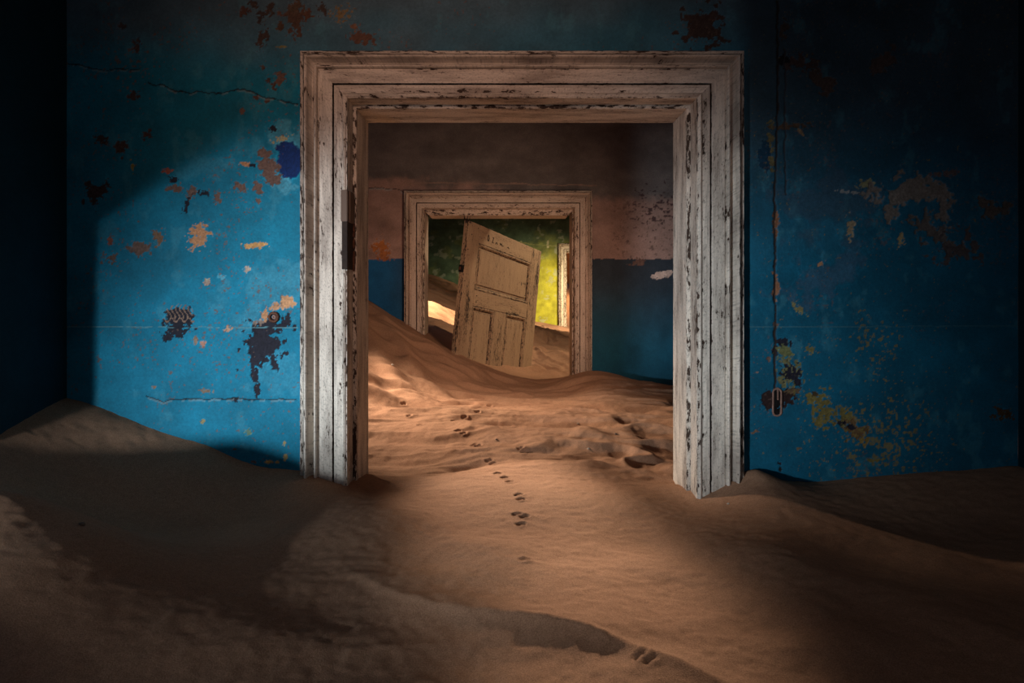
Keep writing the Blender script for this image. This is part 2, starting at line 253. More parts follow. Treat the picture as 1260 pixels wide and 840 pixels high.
def paint_near(X, Y):
    n = len(X); C = np.empty((n, 3)); D = np.zeros(n)
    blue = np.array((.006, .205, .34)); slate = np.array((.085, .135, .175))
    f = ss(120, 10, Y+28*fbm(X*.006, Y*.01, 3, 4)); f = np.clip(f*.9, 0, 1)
    right = ss(900, 930, X); f = np.maximum(f, right*ss(340, 60, Y+60*fbm(X*.008, Y*.008, 4, 24))*.9); blueR_shaded = np.array((.004, .115, .205))  # slate paint plus painted-in shade, right side darker and more so upward
    base = blue*(1-right)[:, None]+blueR_shaded*right[:, None]; slate = slate*(1-right)[:, None]+np.array((.04, .07, .095))*right[:, None]  # darker right-hand tones carry the light falloff in the colour
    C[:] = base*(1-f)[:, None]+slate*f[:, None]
    # cloudy wear
    cl = fbm(X*.012, Y*.016, 5, 9); C *= (1+.22*cl)[:, None]
    sc = ss(.35, .9, fbm(X*.05, Y*.035, 5, 21))*.22; C[:] = C*(1-sc)[:, None]+np.array((.10, .36, .46))*sc[:, None]
    D += .0012*fbm(X*.02, Y*.02, 4, 30)
    # pale scuffs
    for s in [(320, 360, 60, 34, -20, LBL, 0, .9, .03, 41, .33, .6), (352, 168, 24, 22, 0, LBL, 0, .7, .08, 42, .55, .5), (352, 228, 30, 10, 10, LBL, 0, .7, .08, 43, .6, .5),
              (340, 455, 40, 26, 0, LBL, 0, .9, .05, 44, .22, .5), (270, 205, 50, 12, -5, LBL, 0, .9, .06, 47, .2, .5),
              (1010, 340, 50, 30, -30, (.06, .12, .2), 0, .9, .05, 45, .5, .5), (1030, 250, 70, 40, 0, (.05, .09, .14), 0, .9, .04, 46, .5, .5)]:
        stain(C, D, X, Y, *s)
    P = .0022
    L = [ # cx, cy, rx, ry, ang, colour, depth, amp, scale, seed
     (354, 197, 15, 26, 0, DEEP, .001, .25, .1, 50), (360, 200, 12, 22, 0, DEEP, .001, .2, .1, 51),
     (331, 205, 11, 17, -20, BRN, P, .6, .16, 52), (335, 218, 11, 9, 0, BRN, P, .5, .2, 53), (321, 188, 6, 5, 0, BRN, P, .8, .2, 54),
     (303, 202, 7, 2.6, 10, TAN, P*.5, .6, .3, 55), (311, 203, 5, 2.5, 0, DRK, P, .8, .3, 56),
     (317, 233, 4.5, 9, -10, BRN, P, .7, .25, 57), (317, 247, 3, 4, 0, BRN, P, .8, .3, 58), (293, 229, 9, 5, 15, BRN, P, .9, .25, 59),
     (268, 243, 4, 10, 5, BRN, P, .7, .25, 60), (235, 237, 6, 8, 20, BRN, P, .8, .25, 61), (229, 253, 2.5, 9, 15, DRK, P, .8, .3, 62),
     (215, 231, 9, 5, -10, BRN, P, .8, .25, 63), (205, 211, 6, 3, -10, (.4, .13, .09), P*.4, .8, .3, 64), (213, 220, 5, 3, 0, DRK, P, 1, .3, 65),
     (250, 237, 8, 2.5, 0, DRK, P, 1., .3, 66), (245, 293, 12, 11, 0, TAN, P*.6, 1.1, .22, 67), (246, 282, 6, 6, 0, TAN, P*.6, .9, .3, 68),
     (310, 302, 15, 3.2, -3, (.62, .34, .13), P*.6, .8, .25, 69), (320, 301, 5, 4, 0, (.62, .34, .13), P*.6, .6, .3, 70),
     (170, 305, 14, 8, 10, BRN, P, .7, .2, 71), (194, 291, 7, 9, 0, (.22, .13, .08), P*.5, 1.0, .25, 72), (137, 319, 9, 5, -10, BRN, P, 1, .25, 73), (136, 295, 4, 5, 0, (.3, .1, .07), P*.5, .8, .3, 74),
     (148, 183, 8, 8, 20, (.08, .055, .05), P, .9, .2, 75), (181, 166, 6, 6, 0, (.09, .055, .05), P, .9, .25, 76), (124, 171, 8, 5, 10, (.06, .045, .045), P, 1, .25, 77), (117, 238, 14, 16, 0, (.07, .05, .05), P, .9, .12, 78),
     (303, 331, 4.5, 4.5, 0, (.5, .4, .33), P, .7, .3, 79), (272, 340, 4, 3, 0, LBL, P*.3, .8, .3, 80), (254, 347, 3, 4, 0, PAL, P*.3, .8, .3, 81),
     (167, 118, 8, 4, 5, (.07, .05, .05), P, .9, .25, 82), (169, 55, 5, 9, 0, (.08, .06, .06), P, .9, .25, 83), (151, 32, 5, 3, 0, (.08, .06, .06), P, .9, .25, 84),
     (336, 159, 4, 4, 0, DRK, P, .7, .3, 85), (349, 170, 12, 3, -15, (.45, .42, .25), P*.3, .9, .25, 86),
     # top smudges of bare plaster
     (363, 24, 9, 17, 0, (.10, .06, .045), P, .9, .16, 90), (366, 8, 9, 8, 0, (.10, .07, .05), P, .9, .2, 91), (378, 17, 7, 6, 0, (.12, .06, .04), P, .8, .25, 92), (325, 45, 6, 12, 15, (.07, .05, .045), P, 1, .2, 93),
     (344, 33, 5, 5, 0, (.10, .06, .04), P, .9, .25, 94), (301, 15, 6, 6, 0, (.09, .05, .04), P, .9, .25, 95), (320, 22, 4, 9, 15, (.05, .04, .04), P, 1, .25, 96), (312, 4, 5, 7, 0, (.06, .045, .04), P, 1, .25, 97), (332, 12, 4, 9, 0, (.06, .045, .04), P, 1, .25, 98), (343, 16, 4, 4, 0, (.13, .07, .05), P, .9, .3, 99),
     (447, 47, 16, 7, 5, (.13, .07, .05), P, .7, .2, 100), (421, 18, 10, 7, 0, (.2, .15, .08), P*.3, 1.3, .3, 101), (437, 33, 5, 4, 0, (.2, .11, .07), P, .9, .3, 102), (865, 30, 22, 22, 0, (.07, .05, .045), P, .9, .1, 103),
     (398, 12, 6, 6, 0, (.06, .045, .04), P, 1.1, .25, 104), (323, 82, 4, 3, 0, (.1, .07, .06), P, .9, .3, 105), (345, 97, 6, 7, 0, (.16, .10, .08), P, .8, .25, 106), (337, 107, 3.5, 4, 0, (.1, .06, .05), P, .7, .3, 107), (330, 99, 3, 4, 0, (.07, .05, .05), P, .7, .3, 108),
     (314, 120, 5, 4, 0, (.1, .06, .05), P, .8, .3, 109), (329, 124, 4, 3, 0, (.1, .06, .05), P, .8, .3, 110), (298, 136, 3, 3, 0, BRN, P, .8, .3, 111), (346, 58, 8, 1.6, 2, (.22, .2, .08), 0, .5, .3, 112),
     # lower left: exposed lath patch
     (220, 390, 19, 13, -10, DRK, P, .35, .18, 120), (217, 407, 15, 8, -10, DRK, P, .8, .22, 121), (205, 415, 5, 5, 0, DRK, P, 1, .3, 122),
     # big dark patch below the pipe stub
     (330, 401, 27, 11, 5, DRK, P, .8, .16, 125), (352, 395, 8, 6, -30, DRK, P, .9, .2, 126), (323, 420, 17, 20, 12, DRK, P, .55, .16, 127), (317, 440, 11, 14, 0, DRK, P, .6, .2, 128),
     (338, 424, 12, 8, -30, DRK, P, .7, .2, 129), (338, 447, 5, 10, -20, DRK, P, .7, .2, 130), (313, 462, 4.5, 10, 0, DRK, P, .5, .25, 131), (316, 478, 4.5, 9, 0, DRK, P, .5, .25, 132), (349, 436, 7, 3.5, -35, DRK, P, 1, .3, 133), (306, 420, 6, 4, 0, DRK, P, 1, .3, 134),
     (351, 372, 13, 8, -10, (.62, .33, .17), P*.5, .5, .16, 135), (338, 377, 6, 5, 0, (.5, .27, .15), P*.5, .7, .25, 136), (327, 388, 5, 6, 0, TAN, P*.6, .8, .3, 137), (318, 396, 9, 3, -10, (.25, .18, .15), P*.6, .9, .3, 138),
     (281, 404, 5, 3, 0, (.5, .3, .2), P*.4, .9, .3, 140), (250, 424, 4, 4, 0, (.45, .22, .16), P*.3, .7, .3, 141), (240, 418, 3, 4, 0, (.3, .2, .14), P*.3, .8, .3, 142), (253, 348, 4, 4, 0, (.4, .3, .25), P*.3, .8, .3, 143),
     (254, 481, 6, 2.5, 5, (.2, .14, .1), P*.3, .8, .3, 144), (190, 476, 3, 2, 0, (.3, .17, .1), P*.3, .8, .3, 145), (288, 492, 4, 2.6, 5, DRK, P, .6, .3, 146), (250, 518, 3, 3, 0, (.3, .25, .12), 0, .9, .3, 147),
     (306, 532, 4, 5, 0, (.16, .26, .18), 0, .9, .3, 148), (330, 568, 5, 2, 0, (.55, .35, .1), 0, .8, .3, 149), (341, 568, 3, 2, 0, (.55, .35, .1), 0, .8, .3, 150), (313, 568, 4, 2, 0, BRN, 0, .8, .3, 151), (351, 562, 2, 4, 0, (.4, .3, .12), 0, .8, .3, 152), (350, 547, 2, 3, 0, (.4, .3, .12), 0, .8, .3, 153), (288, 553, 2.5, 2, 0, BRN, 0, .8, .3, 154),
     (294, 430, 1.6, 2.4, 0, DRK, P, .5, .3, 155), (292, 455, 1.8, 2.4, 0, DRK, P, .5, .3, 156), (163, 205, 6, 2, 80, (.3, .25, .06), 0, .9, .3, 157),
     # right side of the doorway
     (964, 75, 9, 7, 10, (.01, .01, .014), P, .5, .2, 160), (985, 78, 16, 9, 0, (.08, .05, .045), P*.5, 1.1, .2, 161), (966, 30, 6, 16, 0, (.07, .055, .05), P, .9, .15, 162), (1012, 103, 14, 13, 20, (.09, .06, .05), P*.6, .9, .12, 163), (1088, 75, 20, 11, -35, (.10, .07, .065), P*.6, .9, .12, 164),
     (972, 155, 22, 4, -5, (.11, .065, .04), P, .8, .2, 165), (985, 162, 8, 2, 50, (.3, .19, .1), 0, .8, .3, 166), (948, 185, 4, 24, 0, (.16, .13, .06), P*.4, 1.2, .2, 167), (941, 192, 8, 20, 0, (.01, .05, .10), 0, .5, .2, 168),
     (1065, 227, 8, 6, 0, (.28, .26, .14), P*.4, .9, .2, 170), (1075, 236, 12, 10, 20, GRY, P, 1.0, .15, 171), (1110, 238, 30, 13, -8, GRY, P, .8, .1, 172), (1135, 230, 30, 10, 20, GRY, P, .9, .1, 173), (1097, 258, 8, 14, 0, GRY, P, .8, .15, 174), (1162, 262, 9, 20, 10, GRY, P, 1.0, .15, 175), (1150, 285, 26, 12, 30, (.13, .11, .10), P, 1.2, .15, 176),
     (1224, 256, 16, 14, 20, (.13, .105, .09), P, .8, .1, 177), (1047, 279, 6, 12, 5, (.36, .27, .17), P*.6, .9, .2, 178), (1108, 296, 4, 8, 10, (.36, .27, .14), P*.6, .9, .2, 179), (1042, 236, 10, 1.6, 5, (.3, .3, .3), 0, 1, .3, 180), (1165, 213, 15, 4, -5, (.14, .10, .10), 0, .9, .2, 181), (1180, 305, 26, 14, 0, (.10, .08, .08), P*.4, 1.2, .12, 182),
     (955, 275, 4, 14, 0, (.24, .11, .06), P, .8, .2, 185), (955, 348, 4, 17, 0, (.34, .16, .09), P, .8, .2, 186), (1010, 324, 4, 4, 0, (.5, .26, .14), P*.4, .7, .3, 187), (955, 400, 3, 5, 0, BRN, P, .8, .3, 188), (984, 380, 10, 3, 40, (.25, .22, .1), 0, 1.2, .3, 189),
     (965, 422, 9, 5.5, 10, DRK, P, .5, .2, 190), (953, 430, 4, 6, 0, DRK, P, .7, .25, 191), (946, 442, 3, 3, 0, BRN, P, .5, .3, 192), (965, 433, 9, 9, 0, (.16, .17, .07), P*.4, .9, .25, 193),
     (972, 462, 12, 16, 0, (.18, .17, .08), P*.4, .9, .2, 194), (972, 458, 9, 11, -15, DRK, P, 1.0, .28, 195), (982, 466, 4, 9, -15, DRK, P, 1, .3, 196), (946, 492, 11, 11, 0, (.03, .015, .015), P, .6, .2, 197), (966, 490, 14, 10, -25, (.03, .015, .015), P, .6, .2, 198), (976, 481, 9, 3, -12, (.14, .09, .05), P, .9, .25, 199),
     (998, 490, 15, 6, 10, OLV, P*.4, 1.2, .22, 200), (1012, 500, 10, 14, 20, OLV, P*.4, 1.2, .22, 201), (1015, 518, 15, 7, -15, OLV, P*.4, 1.2, .22, 202), (1040, 512, 12, 10, 0, OLV, P*.4, 1.1, .22, 203), (1050, 526, 14, 8, 30, (.16, .09, .04), P*.6, 1.1, .22, 204), (1062, 542, 8, 6, 20, (.26, .17, .05), P*.4, 1.1, .25, 205),
     (1036, 521, 5, 5, 0, DRK, P, .7, .25, 206), (1049, 525, 4, 4.5, 0, DRK, P, .7, .25, 207), (1003, 484, 3.5, 3, 0, (.07, .045, .02), P, .7, .25, 208), (1042, 541, 2.5, 3, 0, (.12, .07, .03), P, .7, .25, 209), (1075, 566, 12, 2, -5, OLV, 0, 1, .25, 210),
     (1110, 555, 36, 26, 0, (.15, .12, .05), 0, -.2, .3, 211, .0), (960, 570, 2.5, 2.5, 0, DRK, P, .5, .3, 212), (961, 577, 2.5, 2.5, 0, (.01, .01, .01), P, .5, .3, 213), (982, 552, 4, 2, 0, (.2, .14, .08), 0, .9, .3, 214),
     (932, 458, 2, 2, 0, (.45, .25, .16), 0, .6, .3, 215), (930, 531, 5, 2, 0, (.2, .12, .08), 0, .9, .3, 216), (1233, 508, 12, 6, 10, (.09, .05, .02), 0, 1.3, .25, 217), (997, 430, 6, 4, 0, (.2, .18, .08), 0, 1.2, .3, 218)]
    for s in L:
        stain(C, D, X, Y, *s)
    # scattered small flecks
    fl = fbm(X*.33, Y*.33, 3, 300); dens = fbm(X*.014, Y*.014, 3, 305)
    m = ss(1.02, 1.12, fl+.45*dens)*(.8*(1-right)+.45*right); C[:] = C*(1-m[:, None])+np.array(BRN)*m[:, None]; D += .0012*m
    reg = np.exp(-(((X-1085)/75)**2+((Y-545)/60)**2))+.8*np.exp(-(((X-1075)/40)**2+((Y-420)/35)**2))
    m = ss(.98, 1.1, fbm(X*.28, Y*.28, 4, 320)+.85*reg)*right*.8; C[:] = C*(1-m[:, None])+np.array((.24, .18, .06))*m[:, None]
    # lath weave in the exposed patch
    q = ((X-221)/17)**2+((Y-384)/10)**2
    wv = abs(np.sin((X-203)*.62+1.5*np.sin((Y-375)*.32)))
    m = ((wv < .42) & (q < 1)).astype(float)+((abs(Y-393.5-2.2*np.sin((X-203)*.6)) < 1.1) & (abs(X-220) < 19)); m = np.clip(m, 0, 1)
    C[:] = C*(1-m[:, None])+np.array((.30, .19, .14))*m[:, None]; D -= .002*m
    # cracks
    crack(C, D, X, Y, [(75, 77), (110, 82), (140, 86), (172, 84)], .8, seed=3)
    crack(C, D, X, Y, [(182, 100), (215, 112), (265, 115), (300, 109), (330, 122), (367, 129)], .9, seed=4)
    crack(C, D, X, Y, [(180, 488), (200, 494), (235, 490), (290, 491), (367, 492)], .9, seed=5, jit=1.4)
    crack(C, D, X, Y, [(83, 402), (367, 403)], .6, col=(.12, .3, .36), depth=-.0006, jit=.5, seed=6, light=False)
    crack(C, D, X, Y, [(916, 402), (1251, 401)], .7, col=(.05, .17, .23), depth=-.0006, jit=.4, seed=7, light=False)
    crack(C, D, X, Y, [(957, 0), (957, 120), (953, 240), (954, 480)], 1.5, col=(.03, .02, .018), depth=.004, jit=1.2, seed=8, light=False)
    crack(C, D, X, Y, [(966, 60), (966, 240)], 1.0, col=(.04, .04, .05), depth=.003, jit=1.5, seed=9, light=False)
    return C, D

def paint_middle(X, Y):
    n = len(X); C = np.empty((n, 3)); D = .0015*fbm(X*.04, Y*.04, 4, 31)
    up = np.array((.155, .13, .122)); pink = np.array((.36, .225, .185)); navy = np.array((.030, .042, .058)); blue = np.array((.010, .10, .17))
    r = ss(500, 760, X)
    lim = 226*(1-r)+246*r
    f = ss(lim-9, lim+7, Y+14*fbm(X*.03, Y*.03, 4, 6)*(1-r)+2*fbm(X*.2, Y*.2, 3, 7))
    C[:] = up*(1-f)[:, None]+pink*f[:, None]
    C *= (1+.22*fbm(X*.03, Y*.06, 5, 8))[:, None]
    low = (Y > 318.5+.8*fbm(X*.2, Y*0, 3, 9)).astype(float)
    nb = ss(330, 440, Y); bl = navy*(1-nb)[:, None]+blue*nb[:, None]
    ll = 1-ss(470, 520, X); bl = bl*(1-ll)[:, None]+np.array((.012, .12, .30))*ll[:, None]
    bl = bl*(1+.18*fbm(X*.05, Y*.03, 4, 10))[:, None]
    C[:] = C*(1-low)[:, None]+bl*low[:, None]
    rr = ss(.15, .3, fbm(X*.22, Y*.35, 4, 61)-.02*abs(Y-258))*ss(755, 790, X)*(Y < 300)
    C[:] = C*(1-.85*rr[:, None])+np.array((.045, .018, .022))*.85*rr[:, None]; D += .002*rr
    rr = ss(.55, .75, fbm(X*.3, Y*.3, 4, 62))*ss(740, 760, X)*(Y > 250)*(Y < 318)*.6
    C[:] = C*(1-rr[:, None])+np.array((.10, .06, .05))*rr[:, None]
    for s in [(467, 303, 8, 9, 20, (.48, .17, .05), .002, 1.0, .35, 71), (474, 312, 7, 5, 0, (.45, .16, .05), .002, 1.0, .35, 72), (472, 318, 9, 3, 0, (.4, .15, .06), .001, .8, .4, 73),
              (815, 338, 13, 4, -6, (.62, .47, .40), -.001, .6, .25, 74), (822, 335, 7, 3, -12, (.62, .47, .40), -.001, .5, .3, 75), (785, 322, 8, 4, 0, (.15, .08, .06), .001, 1, .35, 76)]:
        stain(C, D, X, Y, *s)
    crack(C, D, X, Y, [(453, 231), (478, 231), (497, 236)], .6, seed=12, jit=1.2, col=(.05, .03, .03))
    crack(C, D, X, Y, [(497, 225), (600, 226), (735, 228)], .8, seed=13, jit=1.0, col=(.3, .2, .16), depth=0, light=False)
    return C, D
def paint_green(X, Y):
    n = len(X); C = np.empty((n, 3)); D = .002*fbm(X*.08, Y*.08, 4, 31)
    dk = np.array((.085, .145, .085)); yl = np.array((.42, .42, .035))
    f = ss(290, 335, Y+10*fbm(X*.05, Y*.05, 4, 2))*ss(600, 680, X)  # yellow at lower right: light on the wall put into its colour
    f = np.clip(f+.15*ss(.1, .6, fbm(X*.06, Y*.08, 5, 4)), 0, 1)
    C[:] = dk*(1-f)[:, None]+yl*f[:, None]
    C *= (1+.3*fbm(X*.12, Y*.12, 5, 5))[:, None]
    pal = ss(.5, .7, fbm(X*.09, Y*.12, 5, 15)+.25*np.exp(-((Y-375)/20)**2))*.5; C[:] = C*(1-pal[:, None])+np.array((.42, .47, .36))*pal[:, None]
    for s in [(674, 300, 1.2, 4, 0, (.5, .5, .3), 0, .6, .3, 20), (641, 298, 1.5, 3, 0, (.5, .5, .3), 0, .6, .3, 21)]: stain(C, D, X, Y, *s)
    crack(C, D, X, Y, [(610, 297), (640, 299), (690, 303)], .6, seed=14, jit=.8, col=(.3, .32, .12), depth=0, light=False)
    return C, D

def wall_with_opening(name, x0, x1, y0, y1, z0, z1, d, face_rects, step, paint, m_face, m_bulk, label):
    """bulk boxes around the opening + fine relief grid on the side towards the near room, one mesh"""
    xl, xr, zt = d; g = .03; e = .004
    mb = MB()
    mb.box(x0, xl-g, y0+e, y1, z0, z1); mb.box(xr+g, x1, y0+e, y1, z0, z1); mb.box(xl-g, xr+g, y0+e, y1, zt+g, z1)
    V = [np.array(mb.v)]; nb = len(mb.v); Q = [np.array(mb.f)]; Cs = [np.tile(np.array((.05, .08, .1)), (nb, 1))]; off = nb
    nf = len(mb.f)
    for (a0, a1, b0, b1) in face_rects:
        xs = np.linspace(a0, a1, max(2, int((a1-a0)/step)+1)); zs = np.linspace(b0, b1, max(2, int((b1-b0)/step)+1))
        XX, ZZ = np.meshgrid(xs, zs); xf = XX.ravel(); zf = ZZ.ravel()
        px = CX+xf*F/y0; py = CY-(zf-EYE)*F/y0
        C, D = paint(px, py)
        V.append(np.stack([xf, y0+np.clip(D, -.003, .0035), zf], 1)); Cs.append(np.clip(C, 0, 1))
        i = np.arange(len(zs)-1)[:, None]*len(xs)+np.arange(len(xs)-1)[None, :]; i = i.ravel()+off
        Q.append(np.stack([i, i+1, i+1+len(xs), i+len(xs)], 1)); off += len(xf)
    V = np.concatenate(V); Q = np.concatenate(Q); Cs = np.concatenate(Cs)
    me = grid_mesh(name, V, Q, Cs, True)
    me.materials.append(m_face); me.materials.append(m_bulk)
    mi = np.zeros(len(Q), np.int32); mi[:nf] = 1; me.polygons.foreach_set('material_index', mi)
    sm = np.ones(len(Q), bool); sm[:nf] = False; me.polygons.foreach_set('use_smooth', sm)
    o = link(name, me, None, None, True); o['label'] = label; return o

XL, XR = wx(83, 2.1), 1.56
xl, xr, zt = D0
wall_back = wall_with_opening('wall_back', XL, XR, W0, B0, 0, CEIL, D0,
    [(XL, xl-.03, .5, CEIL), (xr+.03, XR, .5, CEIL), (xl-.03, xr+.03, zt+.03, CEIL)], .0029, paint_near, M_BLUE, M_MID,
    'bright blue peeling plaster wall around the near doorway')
a, b, c = D1
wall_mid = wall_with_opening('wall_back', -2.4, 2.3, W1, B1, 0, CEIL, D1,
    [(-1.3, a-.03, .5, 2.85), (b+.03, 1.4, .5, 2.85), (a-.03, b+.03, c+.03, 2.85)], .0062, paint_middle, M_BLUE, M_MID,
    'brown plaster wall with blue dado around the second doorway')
a, b, c = D2
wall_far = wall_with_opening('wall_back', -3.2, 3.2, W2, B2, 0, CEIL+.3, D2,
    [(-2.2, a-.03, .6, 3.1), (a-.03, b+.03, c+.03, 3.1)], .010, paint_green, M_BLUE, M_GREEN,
    'mottled green and yellow plaster wall, lower right painted lit, in the farthest room')

def simple(name, boxes, m, label=None):
    mb = MB()
    for q in boxes: mb.box(*q)
    o = link(name, mb.mesh(name), m, None, True)
    if label: o['label'] = label
    return o
simple('floor', [(-3.4, 3.4, -2, 15.2, -.1, 0)], M_FLOOR, 'buried floor below the sand')
# near room
simple('wall_left', [(XL-.12, XL, -1.8, -.45, 0, CEIL), (XL-.12, XL, 1.75, W0, 0, CEIL), (XL-.12, XL, .5, 1.75, 0, .97), (XL-.12, XL, -.45, .5, 0, 1.06), (XL-.12, XL, .45, 1.75, 1.62, CEIL), (XL-.12, XL, .05, .45, 1.50, CEIL), (XL-.12, XL, -.45, .05, 1.36, CEIL)], M_SIDE, 'blue left wall of the near room with an added opening that shapes the daylight')  # unseen opening, sill and head stepped to trim the daylight beam
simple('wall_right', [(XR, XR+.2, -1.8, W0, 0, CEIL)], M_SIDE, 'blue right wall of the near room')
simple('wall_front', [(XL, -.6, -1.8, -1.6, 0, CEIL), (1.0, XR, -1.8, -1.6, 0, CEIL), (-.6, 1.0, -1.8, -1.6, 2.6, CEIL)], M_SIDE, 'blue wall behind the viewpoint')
simple('ceiling', [(XL-.2, .1, -1.8, W0, CEIL, CEIL+.1), (.5, XR+.2, -1.8, W0, CEIL, CEIL+.1), (.1, .5, -1.8, .8, CEIL, CEIL+.1), (.1, .5, 1.2, W0, CEIL, CEIL+.1)], M_CEIL, 'ceiling of the near room with an added gap')  # gap added for the near spot lamp
# middle room
simple('wall_left', [(-2.6, -2.4, B0, W1, 0, CEIL)], M_MID, 'left wall of the middle room')
simple('wall_right', [(2.3, 2.5, B0, W1, 0, CEIL)], M_MID, 'right wall of the middle room')
simple('ceiling', [(-2.6, -1.5, B0-.2, W1+.2, CEIL, CEIL+.1), (-1.1, 2.5, B0-.2, W1+.2, CEIL, CEIL+.1), (-1.5, -1.1, B0-.2, 3.8, CEIL, CEIL+.1), (-1.5, -1.1, 4.2, W1+.2, CEIL, CEIL+.1)], M_CEIL, 'ceiling of the middle room with an added gap')  # gap added for the spot lamp of this room
# far room, ceiling openings added for the spot lamps
simple('wall_left', [(-3.4, -3.2, B1, W2, 0, CEIL+.3)], M_GREEN, 'green left wall of the far room')
simple('wall_right', [(3.2, 3.4, B1, W2, 0, CEIL+.3)], M_GREEN, 'green right wall of the far room')
simple('ceiling', [(-3.4, -2.4, B1-.2, W2+.2, CEIL+.3, CEIL+.4), (-.6, 1.4, B1-.2, W2+.2, CEIL+.3, CEIL+.4), (-2.4, -.6, 7.4, W2+.2, CEIL+.3, CEIL+.4), (1.4, 3.4, 6.6, W2+.2, CEIL+.3, CEIL+.4)], M_CEIL, 'ceiling of the far room with added openings')
# end room
simple('wall_right', [(3.2, 3.4, B2, 15, 0, CEIL+.3)], M_ORANGE, 'orange right wall of the end room')
simple('wall_left', [(-.6, -.4, B2, 15, 0, CEIL+.3)], M_ORANGE, 'orange left wall of the end room')
simple('wall_back', [(-.6, 3.4, 14.8, 15, 0, CEIL+.3)], M_ORANGE, 'sunlit orange wall of the end room')

# ------------------------------------------------------------------ door surrounds
u = .1416
# profile across the architrave: (distance from outer edge, protrusion, wear and groove darkening)
PROF = [(0, .000, 0), (0, .030, .7), (.0015, .033, .8), (.0095, .033, .5), (.0105, .010, 2.2), (.0140, .010, 2.2), (.0145, .043, .7), (.0175, .0475, .6), (.021, .0475, .2), (.0235, .044, .1),
        (.027, .030, .0), (.032, .018, .1), (.0375, .013, .3), (.0405, .013, .7), (.0415, .030, .4), (.0445, .035, .5), (.0475, .035, .3), (.050, .031, .1), (.0515, .019, .6), (.0545, .0175, .6), (.0565, .0225, .3), (.094, .0225, .05),
        (.0955, .022, .5), (.0965, .006, 2.4), (.1010, .006, 2.4), (.1015, .024, .5), (.104, .0255, .1), (.1225, .0255, .2), (.1240, .018, 1.4), (.1262, .018, 1.4), (.1275, .030, .4), (.132, .034, .3), (.137, .031, .4), (.1405, .026, .9), (.1416, .020, .9), (.1416, -.02, .4)]
def sweep(name, m, parent, pts, place, L0, L1, step=.012, jit=.0005, seed=0, smooth=False):
    """pts: (a, b, wear and groove darkening); place(a, b, t) gives the point at t in 0..1"""
    n = max(2, int(abs(L1-L0)/step)); k = len(pts); vs = []; at = []; fs = []
    T = np.linspace(0, 1, n+1)
    a0 = np.array([p[0] for p in pts]); AA, TT = np.meshgrid(np.arange(k)*1.7, T*(L1-L0))
    nz = fbm(TT*38+seed*3.1, AA, 3, seed); nz2 = fbm(TT*2.5+seed, AA*.3, 3, seed+9)
    for i, t in enumerate(T):
        for j, p in enumerate(pts):
            chip = max(0, nz[i, j]-.55)*p[2]*.006 if len(p) > 2 else 0
            b = p[1]-chip-jit*.5*abs(nz2[i, j]) if p[1] > .001 else p[1]
            vs.append(place(p[0]+jit*.4*nz[i, j]*(p[2] if 0 < j < k-1 else 0), b, t)); at.append((L0+t*(L1-L0)+seed*3.3, p[0]+p[1]*.5, p[2]))
    for i in range(n):
        for j in range(k-1):
            q = i*k+j; fs.append((q, q+1, q+k+1, q+k))
    mb = MB(); mb.add(vs, fs, at)
    return link(name, mb.mesh(name, smooth), m, parent)

def surround(n, d, Ff, Wf, Bk, zbot, m, label, width=u, step=.010, head_drop=0.0):
    root = bpy.data.objects.new('door_%d' % n, None); COL.objects.link(root); root.location = (0, Wf, 0)
    root['kind'] = 'structure'; root['label'] = label
    xl, xr, zt = d; k = width/u; pts = [(p[0]*k, p[1]*(1 if k > .9 else .9), p[2]) for p in PROF]
    P = lambda x, y, z: (x, y-Wf, z)
    sweep('architrave_side', m, root, pts, lambda a, b, t: P(xl-width+a, Wf-b, zbot+t*(zt+width-a-zbot)), 0, zt-zbot, step, seed=n*10+1)
    sweep('architrave_side', m, root, pts, lambda a, b, t: P(xr+width-a, Wf-b, zbot+t*(zt+width-a-zbot)), 0, zt-zbot, step, seed=n*10+2)
    sweep('architrave_head', m, root, pts, lambda a, b, t: P(xl-width+a+t*(xr-xl+2*(width-a)), Wf-b, zt+width-a), 0, xr-xl, step, seed=n*10+3)
    # lining with a rebate: (depth from Ff, inward offset, wear)
    dd = Bk-Ff
    J = [(.020, -.03, .2), (.020, 0, .9), (.024, .001, .5), (.088, .001, .2), (.0945, .0, .9), (.0955, .011, .9), (.099, .0127, .6), (.14, .0127, .1), (.20, .0127, .1), (dd-.004, .0127, .4), (dd, .010, .8), (dd, -.03, .3)]
    top = zt
    sweep('jamb_side', m, root, J, lambda a, b, t: P(xl+b, Ff+a, zbot+t*(top-b-zbot)), 0, top-zbot, step, seed=n*10+4)
    sweep('jamb_side', m, root, J, lambda a, b, t: P(xr-b, Ff+a, zbot+t*(top-b-zbot)), 0, top-zbot, step, seed=n*10+5)
    JH = [(p_[0], p_[1]+(head_drop if 0.005 < p_[1] else 0), p_[2]) for p_ in J]
    sweep('jamb_head', m, root, JH, lambda a, b, t: P(xl+b+t*(xr-xl-2*b), Ff+a, top-b), 0, xr-xl, step, seed=n*10+6)
    return root
door1 = surround(1, D0, F0, W0, B0, .45, M_FRAME, 'large cracked cream doorway surround in the blue wall', step=.008)
door2 = surround(2, D1, F1, W1, B1, .45, M_FRAME2, 'flaking cream doorway surround in the brown and blue wall', .121, .012, .030)
door3 = surround(3, D2, F2, W2, B2, .45, M_FRAME3, 'speckled white doorway surround in the green wall', .117, .03)

